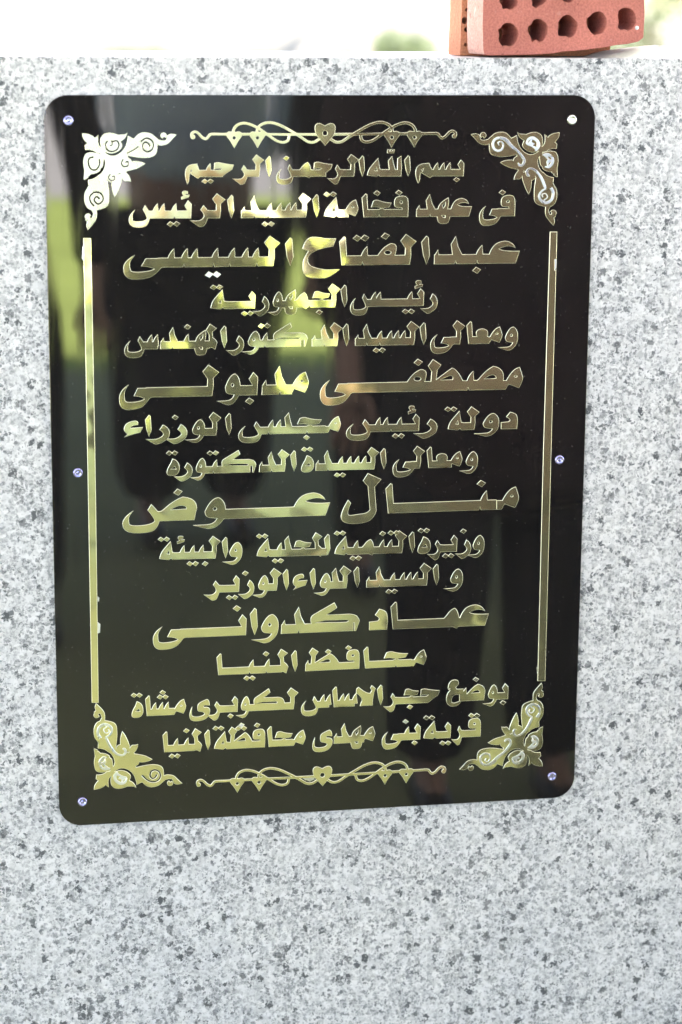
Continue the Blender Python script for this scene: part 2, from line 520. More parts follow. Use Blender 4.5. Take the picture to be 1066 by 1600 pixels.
FR = {
 'R': ["0,-4 .35,-12 .45,-14~ .62,-11 .85,-7~ 1,0~ 1,7 .97,15~ .72,19.5 .57,11 .80,5~ .62,-2~ .35,-5~"],
 'Rf': ["0,-3 .40,-13 .48,-14.5~ .62,-12 .72,-8~ .78,0 1,0 1,12 .78,12.5 .6,20 .47,13 .62,7~ .62,1~ .40,-5~"],
 'W': ["0,-6.5 .40,-11 .50,-12.5~ .68,-10 .85,-6~ 1,4~ 1,12 1,22~ .80,26.5 .68,27~ .45,18~ .36,10 .36,3~ .52,2 .62,1.5~ .74,1 .66,-5~ .34,-6.5~"],
 'Y': ["1,-1 .85,-10~ .55,-15~ .3,-15 0,-15~ 0,-1 0,9~ .31,16 .17,9~ .17,1~ .20,-6~ .42,-5.5 .70,-5~ .83,-2 .75,1~ .48,2 .6,11.5 1.06,11.5 1.06,0"],
 'Yi': ["0.13,13 0,4~ 0,-4 0,-13.5~ .35,-13.5 .72,-13.5~ 1,-2~ 1,4 1.02,12~ .72,11 .66,12~ .72,14.5 .98,14 .98,24~ .85,25 .42,20~ .38,10~ .40,4~ .62,3~ .76,0~ .62,-5~ .38,-5.5 .12,-5.5~ .10,2~"],
 'Sb': ["1,0 .95,-8~ .75,-14~ .45,-14 0,-14~ 0,-2 0,6~ .3,14 .17,8~ .17,1~ .20,-5~ .50,-4.5 .78,-4~ .87,0 .86,4~ .68,14 .78,21 .96,12 1.08,12 1.08,0"],
 'K': [".93,0 1,13 1,15~ .93,22~ .80,23 .34,23 .55,32 .50,39 .16,27~ 0,21~ .03,13 .06,11 .90,11 .90,0"],
 'Qi': [".45,27 1.02,24~ 1,9 .98,1~ .62,-2 0,-4~ 0,3 0,9~ .30,19"],
 'Di': ["0,0 0,11 .45,12 .68,15~ .32,20 .55,28 .72,27~ 1,23~ 1,12 .95,0"],
 'Hf': ["0,21.5 .06,34~ .22,36 .32,37.5~ .6,34.5 .9,34 .82,24 .50,22~ .14,14~ .14,2~ .35,-3.5~ .65,-5.5 1,-5 .75,-15~ .6,-16 .22,-17~ .02,-11~ 0,0~ .02,9~ .16,19"],
 'Lf': [".18,18 .02,6~ 0,-2 0,-11~ .30,-11.5 .62,-12~ .85,-3~ .88,4 .84,33 1,42 .67,50 .55,41 .67,34 .72,5 .66,1~ .40,0~ .10,-2~ .25,14"],
 'Ain': [".30,24~ .1,24 .12,38~ .48,39 .75,39~ .72,32 .70,28~ .55,26 .62,22 1.0,22 1.0,12 .62,12 .42,12~ .30,4~ .35,-5~ .85,1 .80,-8~ .42,-9 .0,-8~ 0,4 0,15~ .22,20 .12,22"],
 'Hz': ["0.02,0 .22,5 .02,8~ 0,13 .02,21~ .40,27~ .62,27 .80,26~ .74,20 .40,20~ .34,15 1,16 .86,7 .50,5~ .2,2"],
 'LA': [".20,0 .25,6 .42,12~ .0,24 .02,31 .13,34 .50,22~ .72,22 .80,27 .72,31 .80,36 1,30 .92,23 .86,11 .84,0"],
 'Z': ["0,0 0,11 0,0"],
 'E': [".0,0 0,12 .02,14 .12,23~ .40,28.5~ .55,28.5 .78,27.5~ .87,19.5 .70,22.5~ .45,21~ .32,18.5 .45,15~ 1,15.5 .87,0"],
 'Sd': ["0,8 0,12 .06,13 .35,25~ .62,29 1,27~ 1.0,15 .93,0 .5,0"],
 'H': ["1,21 .93,13 .60,5~ .42,0 0,0 0,12 .35,12 .46,14.5 .18,15.5~ .05,13 .07,24 .20,26.5~ .55,23~"],
 'Hm': ["0.02,15.5 .12,25 .28,28~ .60,23~ 1,22 .90,15.5 .55,14 .70,11 .70,5 .35,5 .30,11 .52,13.8 .30,16.5~"],
 'Mf': ["0.16,-12 0,-3~ 0,6 0,20~ .48,22 .85,23 1,13 1.06,12 1.06,0 1,-1 .93,-3 .42,5 .34,11~ .28,-1 .28,-9~"],
}
FRH = {'Z': None,
 'W': lambda x0, x1, u: ell(x0+.67*(x1-x0), 13, .055*(x1-x0), 2.2, 8),
 'K': lambda x0, x1, u: frac(".10,13.2 .30,15.6 .74,15.2 .82,14~ .74,12.2", x0, x1),
 'Qi': lambda x0, x1, u: frac(".30,9 .62,14 .74,9", x0, x1),
 'Sd': lambda x0, x1, u: frac(".28,13.5 .45,18.5~ .72,18~ .72,14", x0, x1),
 'Mf': lambda x0, x1, u: frac(".36,11 .52,14 .44,8", x0, x1),
}

def hamza_small():
    return path("-6,-6 5,-2.5 6,1 0,0.6 -1,2~ 1,3.4 3.5,3 3.5,6.5 -2,8~ -5.5,5~ -4,1~ -2,-.4 -6.5,-2.5", 3)

words = {}
def text(line_s, base, ox, oy, z, spec):
    """spec: 'word: item x [x2] ; ...' in crop coordinates; adds to words"""
    u = line_s * z
    (bx0, by0), (bx1, by1) = base
    def conv(X, yu):                 # crop x and letter unit -> photo pixel
        px = ox + X / z
        yb = by0 + (px - bx0) * (by1 - by0) / (bx1 - bx0)
        return (px, yb - yu * line_s)
    for part in spec.strip().split('\n'):
        if not part.strip(): continue
        wid, items = part.split(':')
        wd = words.setdefault(wid.strip(), {'p': [], 'c': [], 'd': [], 'h': []})
        for it in items.split(';'):
            t = it.split()
            if not t: continue
            k = t[0]; a = [float(v) for v in t[1:]]
            if k == 'bar':
                wd['p'].append([conv(a[0], 0), conv(a[1], 0), conv(a[1], 12), conv(a[0], 12)])
            elif k == 'n':               # notch under a joint
                wd['c'].append([conv(a[0]-1.8*u, -1), conv(a[0], 4), conv(a[0]+1.8*u, -1)])
            elif k in ('o', 'oo', 'ooo', 'fo', 'foo'):
                wd.setdefault('f', set())
                if k[0] == 'f':
                    k = k[1:]; wd['f'] |= set(range(len(wd['d']), len(wd['d']) + len(k)))
                offs = {'o': [(0, 0)], 'oo': [(-4.9, 0), (4.9, 0.2)], 'ooo': [(-4.9, -3), (4.9, -2.8), (0, 5.2)]}[k]
                px, py = ox + a[0]/z, oy + a[1]/z
                for dx, dy in offs:
                    X, Y = px + dx*line_s, py - dy*line_s
                    j = random.uniform(-.4, .4)
                    wd['d'].append([(X-5.3*line_s, Y+(.6+j)*line_s), (X-.6*line_s, Y-4.1*line_s), (X+5.3*line_s, Y-(.6+j)*line_s), (X+.6*line_s, Y+4.1*line_s)])
            elif k == 'hz':
                px, py = ox + a[0]/z, oy + a[1]/z
                wd['h'].append([(px+x*line_s, py-y*line_s) for x, y in hamza_small()])
            elif k == 'sh':              # shadda
                px, py = ox + a[0]/z, oy + a[1]/z
                wd['h'].append([(px+x*line_s, py-y*line_s) for x, y in path("-6,-3 5,-3 6,3 4,3 3,0 1.5,0 1.5,3.4 -.8,3.4 -1,0 -3,0 -3.2,3 -5.6,3", 3)])
            elif k == 'Fm':
                for q in (path("-14,10 -9,18~ -1,25~ 4,27 11,27~ 11,16~ 8,10"),): wd['p'].append([conv(a[0]+x*u, y) for x, y in q])
                wd['c'].append([conv(a[0]+x*u, y) for x, y in ell(0, 15.5, 4.2, 2.5, 12)])
            elif k == 'ZZ':              # tah: stem with a wedge head at x, loop reaching to x2
                for q in (path("-5,8 -3.6,24 -8,31 -2,39 8,32 3.4,26 2,14 6,8"),): wd['p'].append([conv(a[0]+x*u, y) for x, y in q])
                x0, x1 = a[0], a[1]
                wd['p'].append([conv(x, y) for x, y in frac(".0,8 .02,13 .40,23~ .62,28 .80,27~ 1,12 1,8", x0, x1)])
                wd['c'].append([conv(x, y) for x, y in frac(".20,13.3 .45,18~ .66,19~ .64,13.6", x0, x1)])
            elif k == 'LM':
                q = path("-3.5,-2 0,9 -2,14~ -7,17 -8,26 -1,32 -12,39.5 -18,30 -13.5,22 -13,12 -20,12 -20,0 -9,1")
                wd['p'].append([conv(a[0]+x*u, y) for x, y in q])
            elif k in G:
                for q in glyph(k, line_s, z): wd['p'].append([conv(a[0]+x*u, y) for x, y in q])
                if k in HOLES: wd['c'].append([conv(a[0]+x*u, y) for x, y in HOLES[k]])
                if k == 'He':
                    for q in G['Heh'].split('|'): wd['c'].append([conv(a[0]+x*u, y) for x, y in path(q)])
            elif k in FR:
                for q in FR[k]: wd['p'].append([conv(x, y) for x, y in frac(q, a[0], a[1])])
                if FRH.get(k): wd['c'].append([conv(x, y) for x, y in FRH[k](a[0], a[1], u)])
            else: raise ValueError(k)

B1 = ((280, 276.5), (720, 275)); S1 = .90
text(S1, B1, 280, 180, 4.845, """1d: Mf 45 150 ; bar 140 330 ; T 240 ; H 255 412 ; oo 215 500
1c: Rf 405 545 ; bar 530 600 ; L 610
1c2: A 652
1b: Sb 735 862 ; bar 855 1110 ; Mm 968 ; o 810 325""")
text(S1, B1, 500, 180, 4.845, """1b: H -55 92
1b2: Rf 55 180 ; bar 165 250 ; L 262
1b3: A 292
1a: Q 470 ; bar 455 605 ; Lm 545 ; Ll 612 ; sh 535 272
1a2: A 638
1z: Mf 722 842 ; bar 835 1085 ; T 895 ; T 943 ; T 990 ; Ti 1085 ; o 1033 487""")
B2 = ((200, 341.6), (800, 337.5)); S2 = 1.0
text(S2, B2, 190, 290, 4.845, """2f: Sb 55 212 ; bar 205 522 ; T 278 ; T 328 ; T 418 ; Ti 525 ; hz 483 75 ; oo 393 290 ; n 400
2f2: Rf 515 690 ; bar 675 740 ; L 750
2f3: A 800
2e: Dt 905 ; Dp 1004 ; bar 905 1150 ; n 1004""")
text(S2, B2, 400, 290, 4.845, """2e: bar 0 375 ; T 122 ; T 196 ; T 262 ; T 308 ; L 384 ; oo 92 290 ; n 92
2e2: A 427
2d: Q 640 ; bar 625 700 ; M 772 ; oo 560 66
2c: Af 800 ; bar 820 1110 ; Hm 868 1025 ; n 932 ; o 916 56""")
text(S2, B2, 600, 290, 4.845, """2c: bar -100 175 ; F 180 ; o 112 53
2b: Dt 243 ; Dp 346 ; bar 245 560 ; He 447 ; E 505 662 ; n 346
2a: Y 720 880 ; bar 860 985 ; F 988 ; o 895 50""")
B3 = ((190, 418.3), (810, 411)); S3 = 1.23
text(S3, B3, 180, 360, 4.845, """3c: Y 62 345 ; bar 320 1110 ; T 450 ; T 552 ; T 627 ; T 782 ; T 908 ; T 1010 ; foo 740 334 ; n 742 ; n 520 ; n 865""")
text(S3, B3, 390, 360, 4.845, """3c: bar 0 150 ; T 72 ; L 188 ; n 55
3c2: A 268
3b: Hf 400 682
3a: Af 678 ; bar 700 1110 ; T 895 ; Fm 1045 ; n 852 ; oo 842 58 ; o 1027 42""")
text(S3, B3, 600, 360, 4.845, """3a: bar 0 160 ; L 202
3a2: A 282
3a3: Dt 378 ; Dp 542 ; bar 380 830 ; T 748 ; E 795 1024 ; n 540 ; n 703 ; o 700 300""")
B4 = ((330, 482.8), (680, 477.3)); S4 = .96
text(S4, B4, 320, 440, 4.845, """4b: Q 165 ; bar 150 370 ; Ti 378 ; oo 88 42 ; oo 322 240
4b2: R 362 486
4b3: W 475 588 ; bar 572 985 ; He 648 ; Mm 750 ; Hm 812 948 ; L 993 ; o 866 230 ; n 790
4b4: A 1028""")
text(S4, B4, 500, 440, 4.845, """4a: Sb 228 362 ; bar 355 778 ; T 425 ; T 462 ; T 700 ; Ti 782 ; hz 748 24 ; oo 668 225
4a2: R 757 888""")
B5 = ((190, 546), (800, 536)); S5 = .96
text(S5, B5, 185, 495, 4.845, """5d: Sb 45 195 ; bar 190 298 ; T 258 ; T 302
5d2: Dt 318 ; Dp 413 ; bar 320 690 ; T 535 ; He 622 ; LM 748 ; o 523 75 ; n 410
5d3: A 772
5c: R 815 950
5c2: W 930 1072""")
text(S5, B5, 400, 495, 4.845, """5c2: bar 5 340 ; T 88 ; K 125 390 ; oo 62 68 ; n 68
5c3: Dt 422 ; Dp 518 ; bar 422 600 ; L 620 ; n 516
5c4: A 655
5b: Dt 750 ; Dp 838 ; bar 750 1110 ; T 955 ; oo 932 252 ; n 838 ; n 935""")
text(S5, B5, 600, 495, 4.845, """5b: bar 0 200 ; T 62 ; T 114 ; T 164 ; L 232
5b2: A 270
5a: Y 350 518 ; bar 500 570 ; L 580
5a2: Af 625 ; bar 640 790 ; Em 740 ; M 893 ; n 800
5a3: W 862 1012""")
B6 = ((190, 621.5), (800, 608)); S6 = 1.27
text(S6, B6, 180, 560, 4.845, """6b: Y 30 262 ; bar 235 720 ; L 742
6b2: W 768 946 ; bar 930 1040 ; o 1017 322""")
text(S6, B6, 390, 560, 4.845, """6b2: bar -20 50 ; Ti 56
6b3: Dt 92 ; Dp 226 ; bar 95 320 ; M 445 ; n 228
6a: Y 532 765 ; bar 740 1110""")
text(S6, B6, 600, 560, 4.845, """6a: bar 0 880 ; Fm 252 ; ZZ 382 596 ; T 680 ; Sd 700 905 ; M 1048 ; o 258 28 ; n 635""")
B7 = ((190, 683), (810, 669.5)); S7 = .94
text(S7, B7, 185, 635, 4.845, """7d: Hz 42 185
7d2: A 202
7d3: R 208 388
7d4: R 352 520 ; o 430 82
7d5: W 505 655 ; bar 640 735 ; L 745
7d6: A 808""")
text(S7, B7, 400, 635, 4.845, """7c: Sb -134 40 ; bar 30 525 ; T 132 ; T 190 ; Lm 248 ; Hm 308 496 ; M 640 ; o 382 234 ; n 385 ; n 95
7b: Sb 682 865 ; bar 855 1110 ; T 943 ; T 1000 ; n 1020""")
text(S7, B7, 600, 635, 4.845, """7b: bar 0 255 ; T 135 ; Ti 262 ; hz 212 28 ; oo 108 222
7b2: R 222 402
7a: Q 602 ; bar 590 670 ; L 688 ; oo 505 20
7a2: W 680 870
7a3: Di 885 1010""")
B8 = ((260, 741), (740, 729)); S8 = .90
text(S8, B8, 250, 690, 4.264, """8c: Qi 45 130 ; oo 80 75
8c2: R 92 216
8c3: W 202 306 ; bar 292 600 ; T 382 ; K 405 640 ; oo 352 75 ; n 355
8c4: Dt 660 ; Dp 742 ; bar 662 820 ; L 835 ; n 742
8c5: A 868
8b: Qi 940 1025 ; oo 980 50""")
text(S8, B8, 490, 690, 3.948, """8b2: Dt 12 ; Dp 86 ; bar 14 360 ; T 182 ; T 234 ; T 282 ; T 326 ; L 378 ; oo 162 205 ; n 88
8b3: A 410
8a: Y 487 618 ; bar 600 655 ; L 660
8a2: Af 698 ; bar 710 850 ; Em 790 ; M 915
8a3: W 898 1012""")
B9 = ((190, 816), (810, 794.5)); S9 = 1.27
text(S9, B9, 180, 750, 4.845, """9b: Sb 55 335 ; bar 320 560 ; Sd 340 618 ; o 475 90
9b2: W 590 835 ; bar 815 1110""")
text(S9, B9, 390, 750, 4.845, """9b2: bar 0 350 ; E 335 608
9a: Lf 690 995""")
text(S9, B9, 600, 750, 4.845, """9a2: Af 12 ; bar 40 850 ; T 782 ; M 1018 ; o 735 25 ; n 725""")
B10 = ((250, 874.5), (755, 860)); S10 = .91
text(S10, B10, 240, 815, 4.1, """10d: Q 135 ; bar 125 395 ; T 200 ; T 264 ; T 322 ; L 402 ; hz 175 118 ; oo 250 268 ; oo 66 112 ; o 330 268
10d2: A 437
10d3: W 440 568
10c: Q 758 ; bar 745 1110 ; T 822 ; Lm 864 ; Hm 898 1010 ; oo 695 92 ; oo 796 250""")
text(S10, B10, 490, 815, 3.807, """10c: bar 0 20 ; LM 54
10c2: A 62
10b: Q 215 ; bar 205 520 ; T 266 ; Mm 335 ; T 420 ; T 468 ; L 530 ; oo 156 68 ; o 410 70 ; oo 476 66 ; oo 250 216
10b2: A 565
10a: Qi 618 695 ; oo 655 52
10a2: Rf 675 775 ; bar 755 845 ; Ti 850 ; oo 800 202
10a3: R 842 935 ; o 890 55
10a4: W 908 1015""")
B11 = ((320, 926), (720, 912.5)); S11 = .91
text(S11, B11, 310, 875, 4.845, """11c: Rf 40 190 ; bar 170 300 ; Ti 306 ; oo 255 282
11c2: R 300 422 ; o 355 98
11c3: W 410 530 ; bar 515 590 ; L 598
11c4: A 638
11b: Hz 715 825
11b2: A 842
11b3: W 875 1000 ; bar 985 1110 ; Lm 1040""")
text(S11, B11, 510, 875, 4.845, """11b3: bar 0 140 ; L 157
11b4: A 205
11a: Dt 302 ; Dp 400 ; bar 302 740 ; T 520 ; T 594 ; T 644 ; T 694 ; L 764 ; oo 493 237 ; n 400
11a2: A 805
11a3: W 885 1032""")
B12 = ((240, 998), (765, 976.5)); S12 = 1.16
text(S12, B12, 230, 935, 3.948, """12b: Y 35 222 ; bar 205 605 ; Ti 608 ; o 553 60
12b2: A 633
12b3: W 643 810
12b4: Dt 825 ; Dp 935 ; bar 828 1110 ; n 933""")
text(S12, B12, 490, 935, 3.807, """12b4: bar 0 235 ; K -25 273
12a: Di 330 440
12a2: Af 458 ; bar 475 835 ; Mm 835 ; bar 850 940 ; E 870 1040""")
B13 = ((335, 1054.8), (665, 1039.5)); S13 = .92
text(S13, B13, 330, 1000, 5.92, """13b: Af 50 ; bar 70 650 ; T 395 ; T 542 ; LM 712 ; o 507 125 ; oo 355 350 ; n 355 ; n 508
13b2: A 740""")
text(S13, B13, 490, 1000, 5.92, """13a: Dt -78 ; bar -70 410 ; ZZ 0 236 ; F 420 ; o 135 105 ; o 323 70
13a2: Af 460 ; bar 480 905 ; Hm 645 872 ; M 1040 ; n 760""")
B14 = ((205, 1119.5), (795, 1091.5)); S14 = .87
text(S14, B14, 195, 1055, 4.845, """14d: Qi 52 140 ; oo 90 150
14d2: Af 155 ; bar 170 375 ; T 240 ; T 292 ; T 335 ; M 462 ; ooo 287 150
14c: Yi 490 645
14c2: Rf 618 748 ; bar 725 840 ; Ti 852 ; o 800 306
14c3: W 842 945 ; bar 930 1110""")
text(S14, B14, 400, 1055, 4.845, """14c3: bar 0 270 ; K -23 215 ; L 290
14b: Sb 340 470 ; bar 462 552 ; T 520 ; T 566
14b2: Af 577 ; bar 590 745 ; T 668 ; T 708 ; T 764
14b3: LA 757 905
14b4: A 916""")
text(S14, B14, 600, 1055, 4.845, """14a: Rf -5 112 ; bar 95 290 ; Hm 148 262 ; H 268 420 ; o 195 238
14z: Ain 470 600 ; bar 570 740 ; T 625 ; Sd 620 765 ; fo 695 30
14z2: W 748 858 ; bar 842 925 ; Ti 936 ; o 900 205""")
B15 = ((255, 1175), (750, 1150)); S15 = .88
text(S15, B15, 240, 1115, 4.1, """15e: Af 58 ; bar 70 260 ; T 158 ; T 226 ; LM 310 ; o 210 108 ; oo 135 270
15e2: A 325
15d: Q 482 ; bar 470 705 ; ZZ 508 632 ; F 712 ; oo 415 92 ; oo 560 92 ; fo 563 72 ; o 663 72
15d2: Af 727 ; bar 740 890 ; Hm 775 890 ; M 972""")
text(S15, B15, 490, 1115, 3.948, """15c: Yi -8 116
15c2: Dt 124 ; Dp 190 ; bar 125 310 ; He 262 ; M 378
15b: Y 420 538 ; bar 520 645 ; T 590 ; Ti 656 ; fo 567 48 ; o 622 178
15a: Q 768 ; bar 755 835 ; Ti 843 ; oo 712 24 ; oo 812 180
15a2: Rf 850 930 ; bar 910 1020 ; F 1028 ; oo 990 10""")

for wid, wd in words.items():
    o = bm_obj("letter_group", solid(wd['p'], wd['c'], BF + .0001, LT, LB, pl, ins=.00030), GM, plaque)
    o.name = "word"
    for i, d in enumerate(wd['d']):
        bright = i in wd.get('f', ())
        bm_obj("dot", solid([d], [], BF + .0001, LT - .00012, LB, pl, ins=.0003), [M['silver'], M['gold_edge']] if bright else GM, o)
    for d in wd['h']:
        bm_obj("hamza", solid([d], [], BF + .0001, LT - .00012, LB*.6, pl), GM, o)

# ------------------------------------------------------------------ flourishes
def fl_px(x, y): return pl(280 + x/4.845, 180 + y/4.845)
fc = pl(507.7, 207.5)
def circ(cx, cy, r, n=18): return ell(cx, cy, r, r, n)
half, cuts = [], []
half += stroke([(112, 166), (96, 158), (98, 136), (122, 125), (148, 140), (175, 168), (203, 178), (222, 160), (240, 144), (300, 143)], [18, 18, 16, 14, 14, 15, 15, 15, 15, 15])
half += [circ(104, 164, 15)]
half += [[(295, 136), (1120, 138), (1120, 153), (295, 151)]]
half += stroke([(405, 145), (412, 110), (435, 78), (485, 60), (545, 72), (610, 106), (680, 155), (735, 192), (785, 205), (822, 190), (833, 150)], 15)
half += stroke([(588, 145), (592, 105), (620, 72), (680, 55), (755, 72), (850, 122), (920, 165), (975, 200), (1020, 203), (1060, 180)], 15)
for hx in (416, 592):
    half += [path(f"{hx-18},128 {hx+18},128 {hx+36},122~ {hx+58},135~ {hx+56},160~ {hx+30},190~ {hx+1},245 {hx-28},190~ {hx-56},160~ {hx-58},135~ {hx-36},122~")]
    cuts += [circ(hx, 171, 15)]
def fl_conv(x, y): return fl_px(x, y)
hp = [[fl_px(*v) for v in p] for p in half]; hc = [[fl_px(*v) for v in p] for p in cuts]
mir = lambda ps: [[(2*fc[0]-v[0], v[1]) for v in p] for p in ps]
heart = [path("1103,82 1145,55~ 1180,75~ 1180,115~ 1168,150 1150,172 1105,226 1060,172 1040,150 1028,115~ 1028,75~ 1062,55~")]
heart = [[fl_px(*v) for v in p] for p in heart]
hx0 = sum(v[0] for v in heart[0])/len(heart[0])
heart = [[(v[0]-hx0+fc[0], v[1]) for v in heart[0]]]
hole = [ell(fc[0], fl_px(1100, 135)[1], .0030, .0030, 14)]
polys = hp + mir(hp); cts = hc + mir(hc)
fl = bm_obj("scroll_flourish", solid(polys, cts + hole, BF + .0001, LT, .0003), GM, plaque)
ht = bm_obj("heart", solid(heart, hole, BF + .0001, LT - .0002, LB), GM, fl)
fc2 = pl(503.6, 1210)
fl2 = fl.copy(); col.objects.link(fl2); fl2.location = (fc2[0]-fc[0], 0, fc2[1]-fc[1])
ht2 = ht.copy(); col.objects.link(ht2); ht2.parent = fl2
# a scrap of white film left in the lower flourish
q = [[pl(290+x/4.845, 1180+y/4.845) for x, y in ((868, 157), (962, 152), (975, 180), (940, 196), (905, 185))]]
bm_obj("film_scrap", solid(q, [], BF + .0001, BF - .0006, .0002), M['silver'], fl2).location = (-(fc2[0]-fc[0]), 0, -(fc2[1]-fc[1]))

# ------------------------------------------------------------------ corner ornaments (drawn once, mirrored to each corner)
def on_px(x, y):
    p = pl(720 + x/6.27, 190 + y/6.27)
    return p
oc = on_px(966, 108)
def rel(ps): return [[(lambda q_: (oc[0]-q_[0], oc[1]-q_[1]))(on_px(*v)) for v in p] for p in ps]   # distances in from the corner
body = [path(s) for s in (
 "97,125 130,114~ 165,118~ 182,130 195,175 225,186~ 265,170 305,135 335,170 300,205 265,228~ 225,228~ 175,215~ 135,165~",
 "280,175 305,130~ 350,102~ 405,99 455,103~ 492,160 515,150 548,133 552,190~ 590,265~ 650,320 640,380 600,400 560,345 545,322 500,335~ 380,350~ 285,325~ 272,240~",
 "553,103 575,118 640,122 690,100~ 760,103~ 805,150~ 800,205 790,262 770,285 745,290 735,302~ 690,308~ 660,302 645,285~ 600,270~ 600,225~ 608,200~ 618,185 565,165~",
 "820,122 850,152 880,108~ 965,106 968,160~ 920,200 942,220 935,264 870,258~ 835,292 790,300 770,270 800,240~ 828,190~",
 "868,285 925,283~ 953,340~ 953,420~ 942,455 946,543 920,540~ 885,505 888,492 840,496~ 800,462 800,440~ 765,420~ 765,370~ 772,320~ 815,295~",
 "600,255 650,300~ 735,318~ 790,262 820,280 770,330~ 745,400~ 790,480~ 850,538~ 908,545 905,590 880,640 800,600 740,520 725,560 680,540 650,500 610,480 600,500 560,480 545,440 560,390 545,330",
 "385,400 420,372~ 500,372 530,400 560,440 580,475 500,458~ 430,435~",
 "518,568 520,515~ 570,470 612,480 605,530~ 575,568~ 545,560~",
 "665,712 630,670~ 600,560 600,490 650,500 690,560 698,640~",
 "740,510 790,560~ 850,600~ 895,580 910,620~ 945,670~ 940,745 925,810~ 865,838~ 800,832~ 720,800~ 714,720~ 716,640~",
 "830,820 880,825 858,865 868,905 905,920 925,905 930,925 912,940 920,975 905,1018 865,975~ 815,905~",
)] + [ell(218, 133, 30, 30, 16), ell(905, 892, 30, 30, 16), ell(560, 388, 50, 52, 18), ell(690, 530, 42, 45, 18)]
ocut = [ell(212, 158, 13, 11, 10), ell(878, 895, 10, 13, 10),
        path("556,162 590,205~ 610,262~ 650,298 690,312~ 742,300 700,322~ 650,318~ 580,262~"),
        path("762,360 768,420~ 800,470~ 850,500 888,498 910,530 880,540 800,500~ 752,430~")]
ins = {}
ins['ring_w'] = stroke([(372, 232), (362, 205), (392, 195), (412, 225), (400, 270), (360, 285), (322, 262), (312, 215), (335, 172), (385, 158), (440, 180), (490, 235), (545, 280), (590, 330), (618, 380), (605, 420), (575, 428), (556, 405)], [6, 10, 12, 14, 18, 20, 22, 22, 22, 24, 36, 30, 22, 24, 24, 22, 22, 14])
ins['bud'] = stroke([(640, 215), (660, 172), (705, 160), (750, 195), (755, 245), (730, 285)], [10, 22, 30, 28, 30, 14]) + [path("640,225 700,165 690,200 720,215 700,235 745,250 735,285 712,255~ 680,240")]
ins['bud2'] = stroke([(800, 325), (850, 322), (890, 350), (895, 400), (860, 442), (825, 440)], [12, 26, 22, 26, 26, 10]) + [path("800,322 850,322 850,350 870,370 900,385 860,400 845,440 835,395 850,370")]
ins['ring_s'] = stroke([(672, 530), (650, 522), (645, 485), (672, 460), (715, 470), (755, 505), (790, 560), (815, 620), (825, 650)], [10, 24, 22, 18, 20, 24, 24, 26, 20]) + \
    stroke([(800, 740), (795, 712), (828, 705), (845, 740), (810, 770)], 9) + stroke([(880, 650), (902, 700), (885, 765), (830, 795), (780, 770), (765, 725), (790, 680), (830, 655)], [30, 24, 24, 26, 24, 20, 16, 14])
groove = stroke([(345, 235), (362, 205), (392, 195), (412, 225), (400, 270), (360, 285), (322, 262), (312, 215), (335, 172), (385, 158), (440, 180), (490, 235)], 15)
RB, RI = rel(body), {k: rel(v) for k, v in ins.items()}
ocut += stroke([(556, 160), (582, 235), (632, 290), (695, 310), (748, 292)], [10, 20, 24, 20, 8]) + stroke([(765, 355), (768, 425), (805, 482), (860, 502), (908, 518)], [8, 20, 24, 20, 10])
RC, RG = rel(ocut), rel(groove)
g2 = stroke([(345, 235), (362, 205), (392, 195), (412, 225), (400, 270), (360, 285), (322, 262), (312, 215), (335, 172), (385, 158), (430, 190)], 14) + stroke([(450, 235), (500, 270), (560, 300)], 10) \
    + stroke([(700, 190), (650, 180), (630, 220), (650, 265), (700, 280), (740, 260), (752, 215), (735, 180)], 14) + stroke([(700, 175), (690, 215), (715, 225)], 10) \
    + stroke([(860, 330), (900, 345), (905, 400), (880, 445), (835, 450), (805, 400), (810, 350)], 14) + stroke([(800, 730), (830, 705), (850, 740), (815, 775), (775, 750), (770, 710), (800, 670), (850, 665), (888, 700), (885, 750), (850, 795)], 14) \
    + stroke([(570, 385), (545, 380), (545, 415), (580, 425), (605, 395), (590, 355)], 12) + stroke([(690, 520), (670, 515), (668, 545), (700, 555), (722, 525), (705, 495)], 12)
RGT = rel(g2)
anch = dict(TL=(pl(128.5, 208.5), 1, -1), TR=(oc, -1, -1), BL=(pl(146.7, 1233), 1, 1), BR=(pl(847.5, 1196.5), -1, 1))
lab = dict(TL="top left corner scroll still covered by pale film", TR="top right corner scroll of dull gold with silver swirls",
           BL="bottom left corner scroll of yellow gold with white swirls", BR="bottom right corner scroll of lime gold with silver swirls")
for k, (a, sx, sz) in anch.items():
    put = lambda ps: [[(a[0] + sx*v[0], a[1] + sz*v[1]) for v in p] for p in ps]
    mats = [M['pale'], M['gold_edge']] if k == 'TL' else GM
    cutx = RC + (RG if k == 'BL' else RGT if k == 'TL' else [])
    o = bm_obj("corner_ornament", solid(put(RB), put(cutx), BF + .0001, LT, .00030, ins=.00035), mats, plaque)
    o['label'] = lab[k]
    for q, ps in RI.items():
        if k == 'TL' or (k == 'BL' and q == 'ring_w'): continue
        bm_obj("swirl", solid(put(ps), [], LT + .0001, LT - .0005, .00025, ins=.0002), [M['pale'], M['gold_edge']] if k == 'TL' else M['silver'], o)

